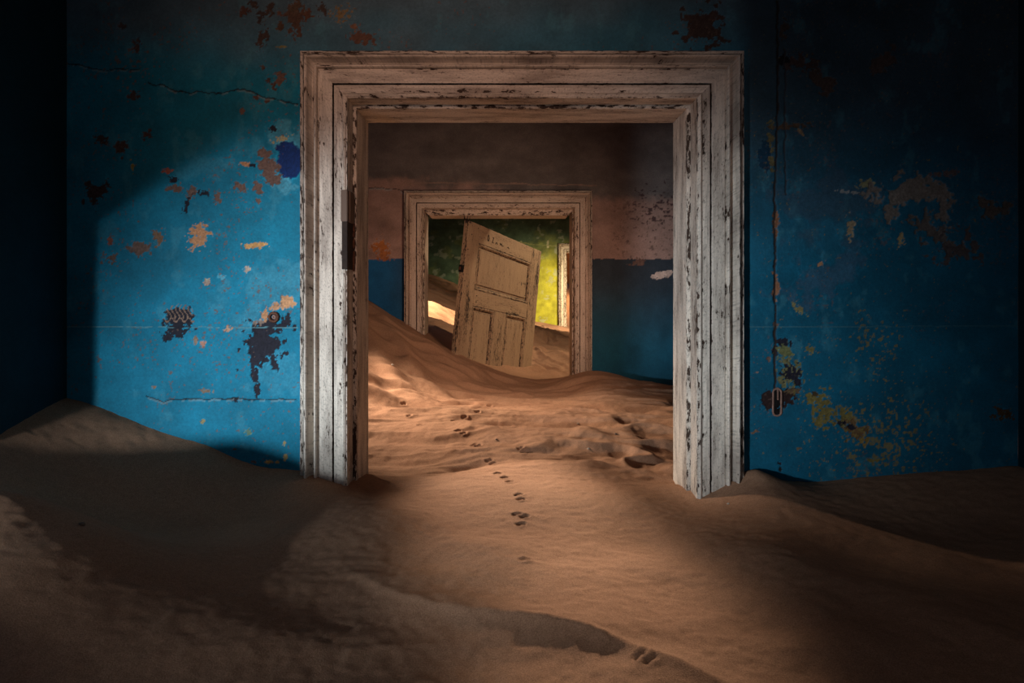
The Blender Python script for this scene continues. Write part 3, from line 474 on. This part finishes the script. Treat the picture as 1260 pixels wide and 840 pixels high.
# hinge remains on the left jamb of the near doorway
def part(name, parent, m, boxes, bev=.001):
    bm = bmesh.new()
    for (x0, x1, y0, y1, z0, z1) in boxes:
        r = bmesh.ops.create_cube(bm, size=1)
        for v in r['verts']: v.co = ((x0+x1)/2+v.co.x*(x1-x0), (y0+y1)/2+v.co.y*(y1-y0), (z0+z1)/2+v.co.z*(z1-z0))
    if bev: bmesh.ops.bevel(bm, geom=list(bm.edges), offset=bev, segments=2, affect='EDGES', clamp_overlap=True)
    me = bpy.data.meshes.new(name); bm.to_mesh(me); bm.free(); return link(name, me, m, parent)
yo = -W0
z1_, z2_, z3_ = wz(233, F0), wz(272, F0), wz(331, F0)
hp = part('hinge_plate', door1, M_PLATE, [(xl-.0155, xl+.004, F0+.006+yo, F0+.030+yo, z2_, z1_), (xl+.0, xl+.008, F0+.03+yo, F0+.085+yo, z2_, z1_)], .0015); hp['label'] = 'dark painted hinge plate'
hm = part('hinge_mortise', door1, M_DARK, [(xl-.013, xl+.0035, F0+.0085+yo, F0+.092+yo, z3_, z2_)], .0008); hm['label'] = 'dark splintered hinge mortise'
bmh = bmesh.new()
for i in range(26):
    zc = z3_+(z2_-z3_)*random.random(); yy = F0+yo+.085-.004*random.random()
    r = bmesh.ops.create_icosphere(bmh, subdivisions=1, radius=.0035+.003*random.random()); 
    for v in r['verts']: v.co = Vector((xl+.006+v.co.x*.9, yy+v.co.y, zc+v.co.z*random.uniform(1, 2.5)))
me = bpy.data.meshes.new('rust_crust'); bmh.to_mesh(me); bmh.free(); link('rust_crust', me, M_RUST, door1)

# pipe stub and conduit lining set in the blue wall
def torus(R, r, loc, m, name, parent, sx=1, sz=1, seg=32, rnd=0.0):
    mb = MB(); vs = []; fs = []
    for i in range(seg):
        t = 2*math.pi*i/seg; cx, cz = math.cos(t), math.sin(t); k = 1+rnd*random.uniform(-1, 1)
        for j in range(8):
            p = 2*math.pi*j/8; q = (R+r*math.cos(p))*k
            vs.append((loc[0]+q*cx*sx, loc[1]+r*math.sin(p), loc[2]+q*cz*sz))
    for i in range(seg):
        for j in range(8): fs.append((i*8+j, i*8+(j+1) % 8, ((i+1) % seg)*8+(j+1) % 8, ((i+1) % seg)*8+j))
    mb.add(vs, fs); return link(name, mb.mesh(name, True), m, parent)
xp, zp = wx(337, W0), wz(390, W0)
ps = torus(.013, .005, (xp, W0-.003, zp), M_RUST, 'pipe_stub', wall_back, rnd=.06); ps['label'] = 'rusty pipe stub'
torus(.0045, .003, (xp+.001, W0-.001, zp), M_PINK, 'wire_end', wall_back, rnd=.1, seg=16)
def loop_tube(name, m, parent, pts, r):
    mb = MB(); vs = []; fs = []; n = len(pts)
    for i, p in enumerate(pts):
        a = Vector(pts[(i+1) % n])-Vector(pts[i-1]); a.normalize(); nrm = Vector((a.z, 0, -a.x))
        for j in range(8):
            q = 2*math.pi*j/8; rr = r*(1+.15*random.uniform(-1, 1)); vs.append(Vector(p)+nrm*rr*math.cos(q)+Vector((0, 1, 0))*rr*math.sin(q))
    for i in range(n):
        for j in range(8): fs.append((i*8+j, i*8+(j+1) % 8, ((i+1) % n)*8+(j+1) % 8, ((i+1) % n)*8+j))
    mb.add(vs, fs); return link(name, mb.mesh(name, True), m, parent)
bx0, bx1, bz0, bz1 = wx(951, W0), wx(961, W0), wz(511, W0), wz(478, W0); rad = .011
pts = []
for (cx_, cz_, a0) in ((bx1-rad, bz1-rad, 0), (bx0+rad, bz1-rad, 90), (bx0+rad, bz0+rad, 180), (bx1-rad, bz0+rad, 270)):
    for k in range(6): t = math.radians(a0+k*18); pts.append((cx_+rad*math.cos(t), W0-.002, cz_+rad*math.sin(t)))
cb = loop_tube('conduit_box', M_PINK, wall_back, pts, .0032); cb['label'] = 'rounded rim of a conduit box'
part('conduit_tab', wall_back, M_PINK, [(bx0+.012, bx0+.017, W0-.004, W0+.002, bz1-.035, bz1+.004)], .001)
part('box_cavity', wall_back, M_BLACK, [(bx0+.004, bx1-.004, W0-.0015, W0+.003, bz0+.004, bz1-.004)], .0)

# ------------------------------------------------------------------ sand
CP = [(83, 490, 2.1), (131, 504, 2.1), (193, 529, 2.1), (255, 547, 2.1), (317, 572, 2.1), (366, 578, 2.1), (928, 577, 2.07), (950, 587, 2.1), (988, 592, 2.1), (1060, 587, 2.1), (1129, 581, 2.1), (1243, 573, 2.1),
      (367, 588, 2.05), (400, 595, 2.05), (428, 603, 2.05), (452, 576, 2.325), (440, 588, 2.18), (858, 617, 2.05), (885, 607, 2.05), (915, 592, 2.05), (830, 589, 2.325), (0, 540, 1.82), (0, 600, 1.45),
      (1000, 645, 1.80), (960, 650, 1.78), (900, 650, 1.78), (1100, 640, 1.84), (845, 640, 1.86), (1150, 720, 1.42), (1240, 650, 1.8),
      (640, 590, 2.2), (560, 600, 2.1), (700, 600, 2.1), (780, 610, 2.05), (500, 606, 2.1), (480, 640, 1.84), (400, 640, 1.84), (300, 620, 1.96),
      (200, 640, 1.85), (110, 640, 1.75), (260, 720, 1.40),
      (640, 520, 3.19), (640, 484, 4.20), (640, 552, 2.66), (760, 552, 2.66), (760, 520, 3.19), (760, 495, 3.75), (560, 545, 2.75), (480, 545, 2.75), (470, 503, 3.35), (560, 507, 3.40), (620, 482, 4.22),
      (453, 432, 4.05), (453, 470, 3.6), (490, 440, 4.15), (500, 462, 3.95), (540, 470, 4.1), (560, 440, 4.45), (600, 455, 4.5), (530, 425, 4.55), (650, 476, 4.40),
      (455, 373, 4.76), (475, 384, 4.76), (497, 398, 4.76), (526, 417, 4.73), (735, 458, 4.70), (770, 470, 4.76), (828, 477, 4.76), (800, 480, 4.2), (850, 500, 3.6), (707, 461, 4.74), (680, 472, 4.7), (655, 470, 4.75), (735, 465, 4.45),
      (540, 400, 5.9), (530, 376, 7.1), (525, 338, 10.0), (570, 357, 10.0), (620, 380, 10.0), (655, 396, 10.0), (697, 404, 10.0), (703, 388, 11.5), (703, 352, 14.5), (760, 360, 14.5),
      (700, 466, 5.35), (690, 447, 6.2), (700, 430, 7.3), (670, 415, 8.2), (640, 425, 7.0), (660, 440, 6.3)]
K = [((p[0]-CX)*p[2]/F, p[2], wz(p[1], p[2])) for p in CP]
K += [(-.368, 4.60, 1.05), (-.296, 4.73, 1.0), (-.1, 5.08, .91), (.09, 5.42, .83), (.166, 5.557, .806)]
K += [(-.9, .9, .84), (-1.3, 0, .86), (-.45, 1.2, .855), (-1.3, 1.2, .95), (0, 1.5, .855), (.02, 1.15, .84), (.45, 1.45, .845), (.35, 1.0, .85), (.75, 1.1, .85), (1.2, 1.2, .87), (0, 0, .85), (0, -1.5, .85), (1.5, -1.5, .9), (-1.3, -1.5, .88), (1.5, 0, .92),
      (-2.3, 2.6, 1.3), (-2.3, 4.6, 1.75), (-1.5, 3.6, 1.35), (-1.2, 2.6, .95), (1.5, 2.6, .85), (2.2, 3.5, .9), (2.2, 4.7, .85), (1.5, 4.3, .82),
      (-3.1, 5.2, 1.7), (-3.1, 9.9, 2.1), (-1.8, 5.6, 1.5), (-1.6, 8.4, 1.75), (3.1, 5.2, .85), (3.1, 9.9, .9), (1.4, 7.5, .85), (3.1, 14.5, 1.7), (0, 14.5, 1.8), (-.4, 12, 1.4)]
K = np.array(K)
def tps_fit(K, lam=2e-4):
    n = len(K); d2 = ((K[:, None, :2]-K[None, :, :2])**2).sum(-1)+1e-12
    A = .5*d2*np.log(d2); A[np.diag_indices(n)] = lam; Pm = np.c_[np.ones(n), K[:, :2]]
    M = np.block([[A, Pm], [Pm.T, np.zeros((3, 3))]]); return np.linalg.solve(M, np.r_[K[:, 2], 0, 0, 0])
SOL = tps_fit(K)
def tps(x, y):
    out = SOL[-3]+SOL[-2]*x+SOL[-1]*y
    for i in range(len(K)):
        d2 = (x-K[i, 0])**2+(y-K[i, 1])**2+1e-12; out = out+SOL[i]*.5*d2*np.log(d2)
    return out
TR = [(609, 491), (602, 500), (587, 507), (571, 513), (558, 518), (563, 530), (570, 533), (582, 548.5), (588, 549), (601, 567), (606, 571), (611, 583), (620, 588), (626, 593), (637, 609), (640, 615), (636, 634), (644, 636), (640, 646),
      (496, 497), (503, 512), (516, 523), (640, 552), (645, 556), (787, 810), (799, 815), (645, 690)]
def relief(x, y):
    z = np.zeros_like(x)
    r2 = ss(2.1, 2.6, y)*(1-ss(4.5, 5.0, y)); r3 = ss(4.9, 5.6, y); r1 = 1-ss(1.6, 2.2, y)
    wxp = .35*fbm(x*1.1, y*1.1, 3, 11); wyp = .30*fbm(x*.9+5, y*1.3, 3, 12)
    # broad dunes
    z += .030*fbm(x*1.5+wxp, y*1.6+wyp, 3, 13)*(r1*.85+r2*.8+r3*1.6)
    # wind drifts elongated across the room, with sharp crests
    n = fbm(x*1.4+wxp*1.2+.3*y, y*4.6+wyp*2.0-x*.6, 3, 14); rid = 1-np.sqrt(n*n+.012); z += .022*(rid-.6)*(r2*2.3+r3*2.0+.12*r1)
    n = fbm(x*3.0+wxp*1.2, y*11+wyp*2.5, 3, 15); z += .007*(1-np.abs(n))*(r2+r3*1.5)
    z += .0035*fbm(x*9, y*9, 3, 16)*(r1*.3+r2+r3)
    z += .0012*fbm(x*45, y*45, 2, 17)
    z += .050*(1-np.sqrt(fbm(x*4.2+y*.9+wxp*2, y*.8, 3, 18)**2+.02))*r3*(1-ss(9.0, 10.0, y))*ss(-.6, .2, x)
    # slip ripples on the slope left of the leaning door
    s = np.exp(-((x+.75)**2/.18+(y-4.1)**2/.35)); z += .016*s*np.sin((x*.9+y*.6)*26+4*wxp)
    # crest in the foreground, steep on the near side
    d = y-(1.18-.65*(x-.10)+.04*np.sin(x*9)); z += np.where(d > 0, .042*np.exp(-d/.22), .042*np.exp(d/.05))*np.exp(-((x-.08)/.30)**2)
    # humps beside the lit channel, and the cone against the surround
    z += .040*np.exp(-((x+.34)/.24)**2-((y-1.72)/.26)**2)+.035*np.exp(-((x-.62)/.16)**2-((y-1.55)/.28)**2)
    # blown crest across the middle room
    d = y-(3.34+.25*(x+.45)**2); z += np.where(d < 0, .032*np.exp(d/.16), .032*np.exp(-d/.045))*ss(-.85, -.62, x)*(1-ss(-.42, .0, x))
    d = y-(4.22-.55*(x-.05)); z += np.where(d < 0, .03*np.exp(d/.12), .03*np.exp(-d/.07))*np.exp(-((x+.05)/.22)**2)
    return z
def base_height(x, y): return tps(x, y)+relief(x, y)
def height(x, y):
    z = base_height(x, y)
    for (px, py) in TR:
        # foot of each print: walk the sight line down to the sand
        Y = np.linspace(1.0, 5.2, 900); X = (px-CX)*Y/F; Z = wz(py, Y)
        hit = np.where(Z <= COARSE(X, Y))[0]
        if not len(hit): continue
        X0, Y0 = X[hit[0]], Y[hit[0]]
        for (dx, dy, r) in ((-.004, 0, .0046), (.008, .006, .004)):
            d2 = (x-X0-dx)**2+((y-Y0-dy)*.8)**2
            if Y0 < 1.6: r *= .8
            z = z-(.011 if Y0 > 1.6 else .005)*np.exp(-d2/(2*r*r))+.0025*np.exp(-((np.sqrt(d2)-.0115)/.004)**2)
    return z
cgx = np.linspace(-2.6, 2.6, 209); cgy = np.linspace(-1.8, 6, 313)
CG = base_height(*np.meshgrid(cgx, cgy))
def COARSE(x, y):
    i = np.clip((x-cgx[0])/(cgx[1]-cgx[0]), 0, len(cgx)-1.001); j = np.clip((y-cgy[0])/(cgy[1]-cgy[0]), 0, len(cgy)-1.001)
    a = i.astype(int); b = j.astype(int); fa = i-a; fb = j-b
    return (CG[b, a]*(1-fa)+CG[b, a+1]*fa)*(1-fb)+(CG[b+1, a]*(1-fa)+CG[b+1, a+1]*fa)*fb
def axis(segs):
    out = []
    for a, b, s in segs: out.append(np.arange(a, b, s))
    return np.concatenate(out+[[segs[-1][1]]])
sx_ = axis([(-3.2, -1.6, .05), (-1.6, -.62, .009), (-.62, .62, .0055), (.62, 1.6, .009), (1.6, 3.2, .05)])
sy_ = axis([(-1.8, .8, .04), (.8, 3.6, .0058), (3.6, 4.9, .008), (4.9, 7.5, .02), (7.5, 10.4, .035), (10.4, 15, .06)])
GX, GY = np.meshgrid(sx_, sy_); GZ = height(GX.ravel(), GY.ravel())
V = np.stack([GX.ravel(), GY.ravel(), GZ], 1); nx = len(sx_)
i = (np.arange(len(sy_)-1)[:, None]*nx+np.arange(nx-1)[None, :])
mx = (sx_[:-1]+sx_[1:])/2; my = (sy_[:-1]+sy_[1:])/2; MX, MY = np.meshgrid(mx, my)
keep = ((MY < 2.2) & (MX > XL-.02) & (MX < XR+.02)) | ((MY >= 2.2) & (MY < 4.9) & (abs(MX) < 2.42)) | ((MY >= 4.9) & (MY < 10.2)) | ((MY >= 10.2) & (MX > -.45))
i = i[keep]; Q = np.stack([i, i+1, i+1+nx, i+nx], 1)
used = np.zeros(len(V), bool); used[Q.ravel()] = True; idx = np.cumsum(used)-1
sand = link('sand_drift', grid_mesh('sand_drift', V[used], idx[Q]), M_SAND)
tag(sand, 'wind-blown brown sand drifting knee deep through all the doorways', 'sand', kind='stuff')

# ------------------------------------------------------------------ leaning door leaf
W = 1.12; kk = 1.12/1.03
ex = Vector((.4844, .8638, -.1385)); ey = Vector((-.87, .4923, .0271)); ez = Vector((.0916, .1074, .99))
Mx = Matrix((ex, ey, ez)).transposed().to_4x4()
leaf = bpy.data.objects.new('door_leaf', None); COL.objects.link(leaf)
H = 1.95
top = Vector((-.2609, 4.3196, .47))*kk+Vector((0, 0, EYE)); leaf.matrix_world = Matrix.Translation(top-ez*H) @ Mx
tag(leaf, 'loose cream panelled door leaning half buried in sand inside the second doorway', 'door')
U = [0, .1538, .4556, .627, .9618, W]; VV = [0, .1295, .460, .575]
def slab(name, u0, u1, v0, v1, w0, w1, m=M_LEAF, parent=leaf, step=.012, extra=None, jit=.0012, seed=0, bev=.004, along='v', edgew=.75):
    """board in leaf space: u across, v down from the top, w into the leaf; front face is w0"""
    nu = max(3, int((u1-u0)/step)); nv = max(3, int((v1-v0)/step))
    us = np.r_[u0, u0+bev, np.linspace(u0+bev, u1-bev, nu)[1:-1], u1-bev, u1]; vs_ = np.r_[v0, v0+bev, np.linspace(v0+bev, v1-bev, nv)[1:-1], v1-bev, v1]
    A, B = np.meshgrid(us, vs_); k = len(us); n = len(vs_)
    edge = (A <= u0+1e-6) | (A >= u1-1e-6) | (B <= v0+1e-6) | (B >= v1-1e-6)
    wear = np.where(edge, edgew, 0.0)
    if extra is not None: wear = np.clip(wear+extra(A, B), 0, 1.6)
    nz = fbm(A*60+seed, B*25, 3, seed+40)
    w = w0+np.where(edge, bev*.8, 0)+jit*.6*nz+np.where(edge, np.maximum(0, nz-.3)*.004, 0)
    vs = [(a, b_, H-c_) for a, c_, b_ in zip(A.ravel(), B.ravel(), w.ravel())]
    at = [((c_, a, wr) if along == 'v' else (a, c_, wr)) for a, c_, wr in zip(A.ravel()+seed*.77, B.ravel()+seed*1.3, wear.ravel())]
    fs = [(j*k+i_, j*k+i_+1, (j+1)*k+i_+1, (j+1)*k+i_) for j in range(n-1) for i_ in range(k-1)]
    rim = [i_ for i_ in range(k)]+[j*k+k-1 for j in range(1, n)]+[(n-1)*k+i_ for i_ in range(k-2, -1, -1)]+[j*k for j in range(n-2, 0, -1)]
    base = len(vs)
    for q in rim:
        a, b_, c_ = vs[q]; vs.append((a, w1, c_)); x_ = at[q]; at.append((x_[0], x_[1]+.04, .45))
    R_ = len(rim)
    for q in range(R_): fs.append((rim[q], rim[(q+1) % R_], base+(q+1) % R_, base+q))
    fs.append(tuple(base+q for q in range(R_)))
    mb = MB(); mb.add(vs, fs, at); return link(name, mb.mesh(name), m, parent)
T = .038
g = lambda a, b_, ca, cb, ra, rb, s: s*np.exp(-((a-ca)/ra)**2-((b_-cb)/rb)**2)
slab('stile', 0, U[1], 0, H, 0, T, extra=lambda a, b_: g(a, b_, .09, .62, .04, .16, 1.1)+g(a, b_, .02, .55, .02, .5, .4)+g(a, b_, 0, .0, .03, .03, 1.), seed=1)
slab('stile', U[4], U[5], 0, H, 0, T, extra=lambda a, b_: g(a, b_, 1.08, .2, .03, .2, 1.1)+g(a, b_, 1.0, .45, .05, .25, .6)+g(a, b_, .98, .05, .03, .03, .9), seed=2)
slab('rail', U[1], U[4], 0, VV[1], .0008, T, extra=lambda a, b_: g(a, b_, .6, .13, .4, .02, .5), seed=3, along='u')
slab('rail', U[1], U[4], VV[2], VV[3], .0008, T, extra=lambda a, b_: g(a, b_, .75, .57, .12, .03, 1.2)+g(a, b_, .2, .57, .1, .02, .5), seed=4, along='u')
slab('rail', U[1], U[4], 1.72, H, .0008, T, seed=5, along='u')
slab('muntin', U[2], U[3], VV[3], 1.72, .0008, T, extra=lambda a, b_: g(a, b_, .56, .9, .03, .4, .7), seed=6)
def panel(u0, u1, v0, v1, seed):
    p = slab('panel', u0-.004, u1+.004, v0-.004, v1+.004, .017, T-.008, seed=seed, edgew=.3, bev=.003)
    mb = MB()   # mitred moulding round the sunk panel
    prof = [(0, .002), (.010, .000), (.016, .004), (.024, .013), (.027, .017)]
    ring = []
    for s, w_ in prof:
        ring.append([(u0+s, w_, H-(v0+s)), (u1-s, w_, H-(v0+s)), (u1-s, w_, H-(v1-s)), (u0+s, w_, H-(v1-s))])
    vs = []; at = []; fs = []; nseg = 30
    for r_i, r in enumerate(ring):
        for e_ in range(4):
            a_, b_ = Vector(r[e_]), Vector(r[(e_+1) % 4])
            for q in range(nseg):
                p_ = a_.lerp(b_, q/nseg); vs.append(tuple(p_+Vector((0, .0012*random.uniform(-1, 1), 0)))); 
                lon = (p_.x if e_ in (0, 2) else p_.z); at.append((lon+seed, prof[r_i][0]+e_*.3, (1.0, .3, .4, .9, 1.2)[r_i]))
    n_ = 4*nseg
    for r_i in range(len(ring)-1):
        for q in range(n_): fs.append((r_i*n_+q, r_i*n_+(q+1) % n_, (r_i+1)*n_+(q+1) % n_, (r_i+1)*n_+q))
    mb.add(vs, fs, at); link('panel_moulding', mb.mesh('panel_moulding'), M_LEAF, p)
    # raised field
    f = slab('raised_field', u0+.038, u1-.038, v0+.038, v1-.038, .009, .018, seed=seed+1, edgew=1.0, bev=.006, parent=p,
             extra=lambda a, b_: g(a, b_, .60, .09, .12, .02, 1.0)+g(a, b_, .86, .31, .06, .012, 1.0))
panel(U[1], U[4], VV[1], VV[2], 10); panel(U[1], U[2], VV[3], 1.72, 20); panel(U[3], U[4], VV[3], 1.72, 30)
# lock box on the left edge, nail heads, scratched marks on the top rail
bm_parts = [(-.022, .002, .004, .034, H-.365, H-.315)]
part('lock_case', leaf, M_BLACK, bm_parts, .003)['label'] = 'black iron lock case'
part('latch_tongue', leaf, M_RUST, [(-.034, -.02, .012, .024, H-.352, H-.33)], .002)
def nail(u_, v_):
    bm = bmesh.new(); bmesh.ops.create_cone(bm, segments=10, radius1=.0045, radius2=.0035, depth=.003, cap_ends=True)
    for v in bm.verts: v.co = Vector((u_+v.co.x, v.co.z-.0005, H-v_+v.co.y))
    me = bpy.data.meshes.new('nail_head'); bm.to_mesh(me); bm.free(); link('nail_head', me, M_BLACK, leaf)
for q in ((.125, .03), (.19, .50), (.19, .545), (.05, .09), (.9, .40), (.94, .41), (.02, .2), (.02, .42)): nail(*q)
def stroke(pts, wdt=.0035):
    mb = MB()
    for (a_, b_), (c_, d_) in zip(pts[:-1], pts[1:]):
        t = Vector((c_-a_, d_-b_)); t.normalize(); nn = Vector((-t.y, t.x))*wdt*.5
        P4 = [(a_+nn.x, b_+nn.y), (c_+nn.x, d_+nn.y), (c_-nn.x, d_-nn.y), (a_-nn.x, b_-nn.y)]
        vs = [(p[0], yv, H-p[1]) for yv in (-.0022, .001) for p in P4]
        mb.add(vs, [(0, 1, 2, 3), (4, 5, 6, 7), (0, 1, 5, 4), (1, 2, 6, 5), (2, 3, 7, 6), (3, 0, 4, 7)])
    return mb
for pts_ in ([(.27, .085), (.262, .062), (.272, .045), (.286, .07), (.275, .092), (.262, .08)], [(.325, .052), (.345, .05), (.330, .09), (.352, .088)], [(.375, .092), (.39, .075), (.405, .09)], [(.44, .07), (.45, .085), (.462, .07), (.472, .085), (.50, .082)], [(.55, .085), (.565, .075), (.58, .088)]):
    link('pencil_mark', stroke(pts_).mesh('pencil_mark'), M_DARK, leaf)
# splintered top corner
mb = MB()
for q in range(9):
    a_ = random.uniform(-.03, .035); b_ = random.uniform(.0, .035); hh = random.uniform(.012, .035)
    mb.add([(a_, b_, H-.004), (a_+.010, b_, H-.004), (a_+.005, b_+.007, H-.004), (a_+random.uniform(-.02, .01), b_, H+hh)], [(0, 1, 2), (0, 1, 3), (1, 2, 3), (2, 0, 3)])
link('splinters', mb.mesh('splinters'), M_DARK, leaf)

# ------------------------------------------------------------------ pebbles on the sand
def pebble(px, py, r, m, label):
    Y = np.linspace(.9, 5.4, 2000); X = (px-CX)*Y/F; hit = np.where(wz(py, Y) <= COARSE(X, Y))[0][0]
    X0, Y0 = float(X[hit]), float(Y[hit]); z = float(base_height(np.array([X0]), np.array([Y0]))[0])
    bm = bmesh.new(); bmesh.ops.create_icosphere(bm, subdivisions=3, radius=r)
    for v in bm.verts:
        k = 1+.25*float(fbm(np.array([v.co.x/r*1.3+px]), np.array([v.co.y/r*1.3+v.co.z/r]), 3, 5)[0]); v.co = Vector((v.co.x*k*1.2, v.co.y*k, v.co.z*k*.7))
    me = bpy.data.meshes.new('pebble'); bm.to_mesh(me); bm.free(); me.polygons.foreach_set('use_smooth', [True]*len(me.polygons))
    o = link('pebble', me, m); o.location = (X0, Y0, z+r*.3); o.rotation_euler = (0, 0, px); tag(o, label, 'pebble', 'pebbles on the sand')
for a_ in [(483, 449, .0075, M_PEB, 'pale pebble on the sand slope just inside the left jamb'), (711, 521, .0045, M_PEB, 'tiny pale pebble on the sand right of the tracks, farther one'), (724, 552, .0045, M_PEB, 'tiny pale pebble on the sand right of the tracks, nearer one'),
           (896, 620, .0035, M_PEB, 'tiny pale pebble at the foot of the right door surround'), (101, 646, .006, M_STONE, 'dark pebble on the shaded sand at the far left'), (758, 534, .005, M_STONE, 'dark pebble on the sand in front of the brown dune'), (611, 541, .005, M_STONE, 'small dark pebble beside the animal tracks')]:
    pebble(*a_)
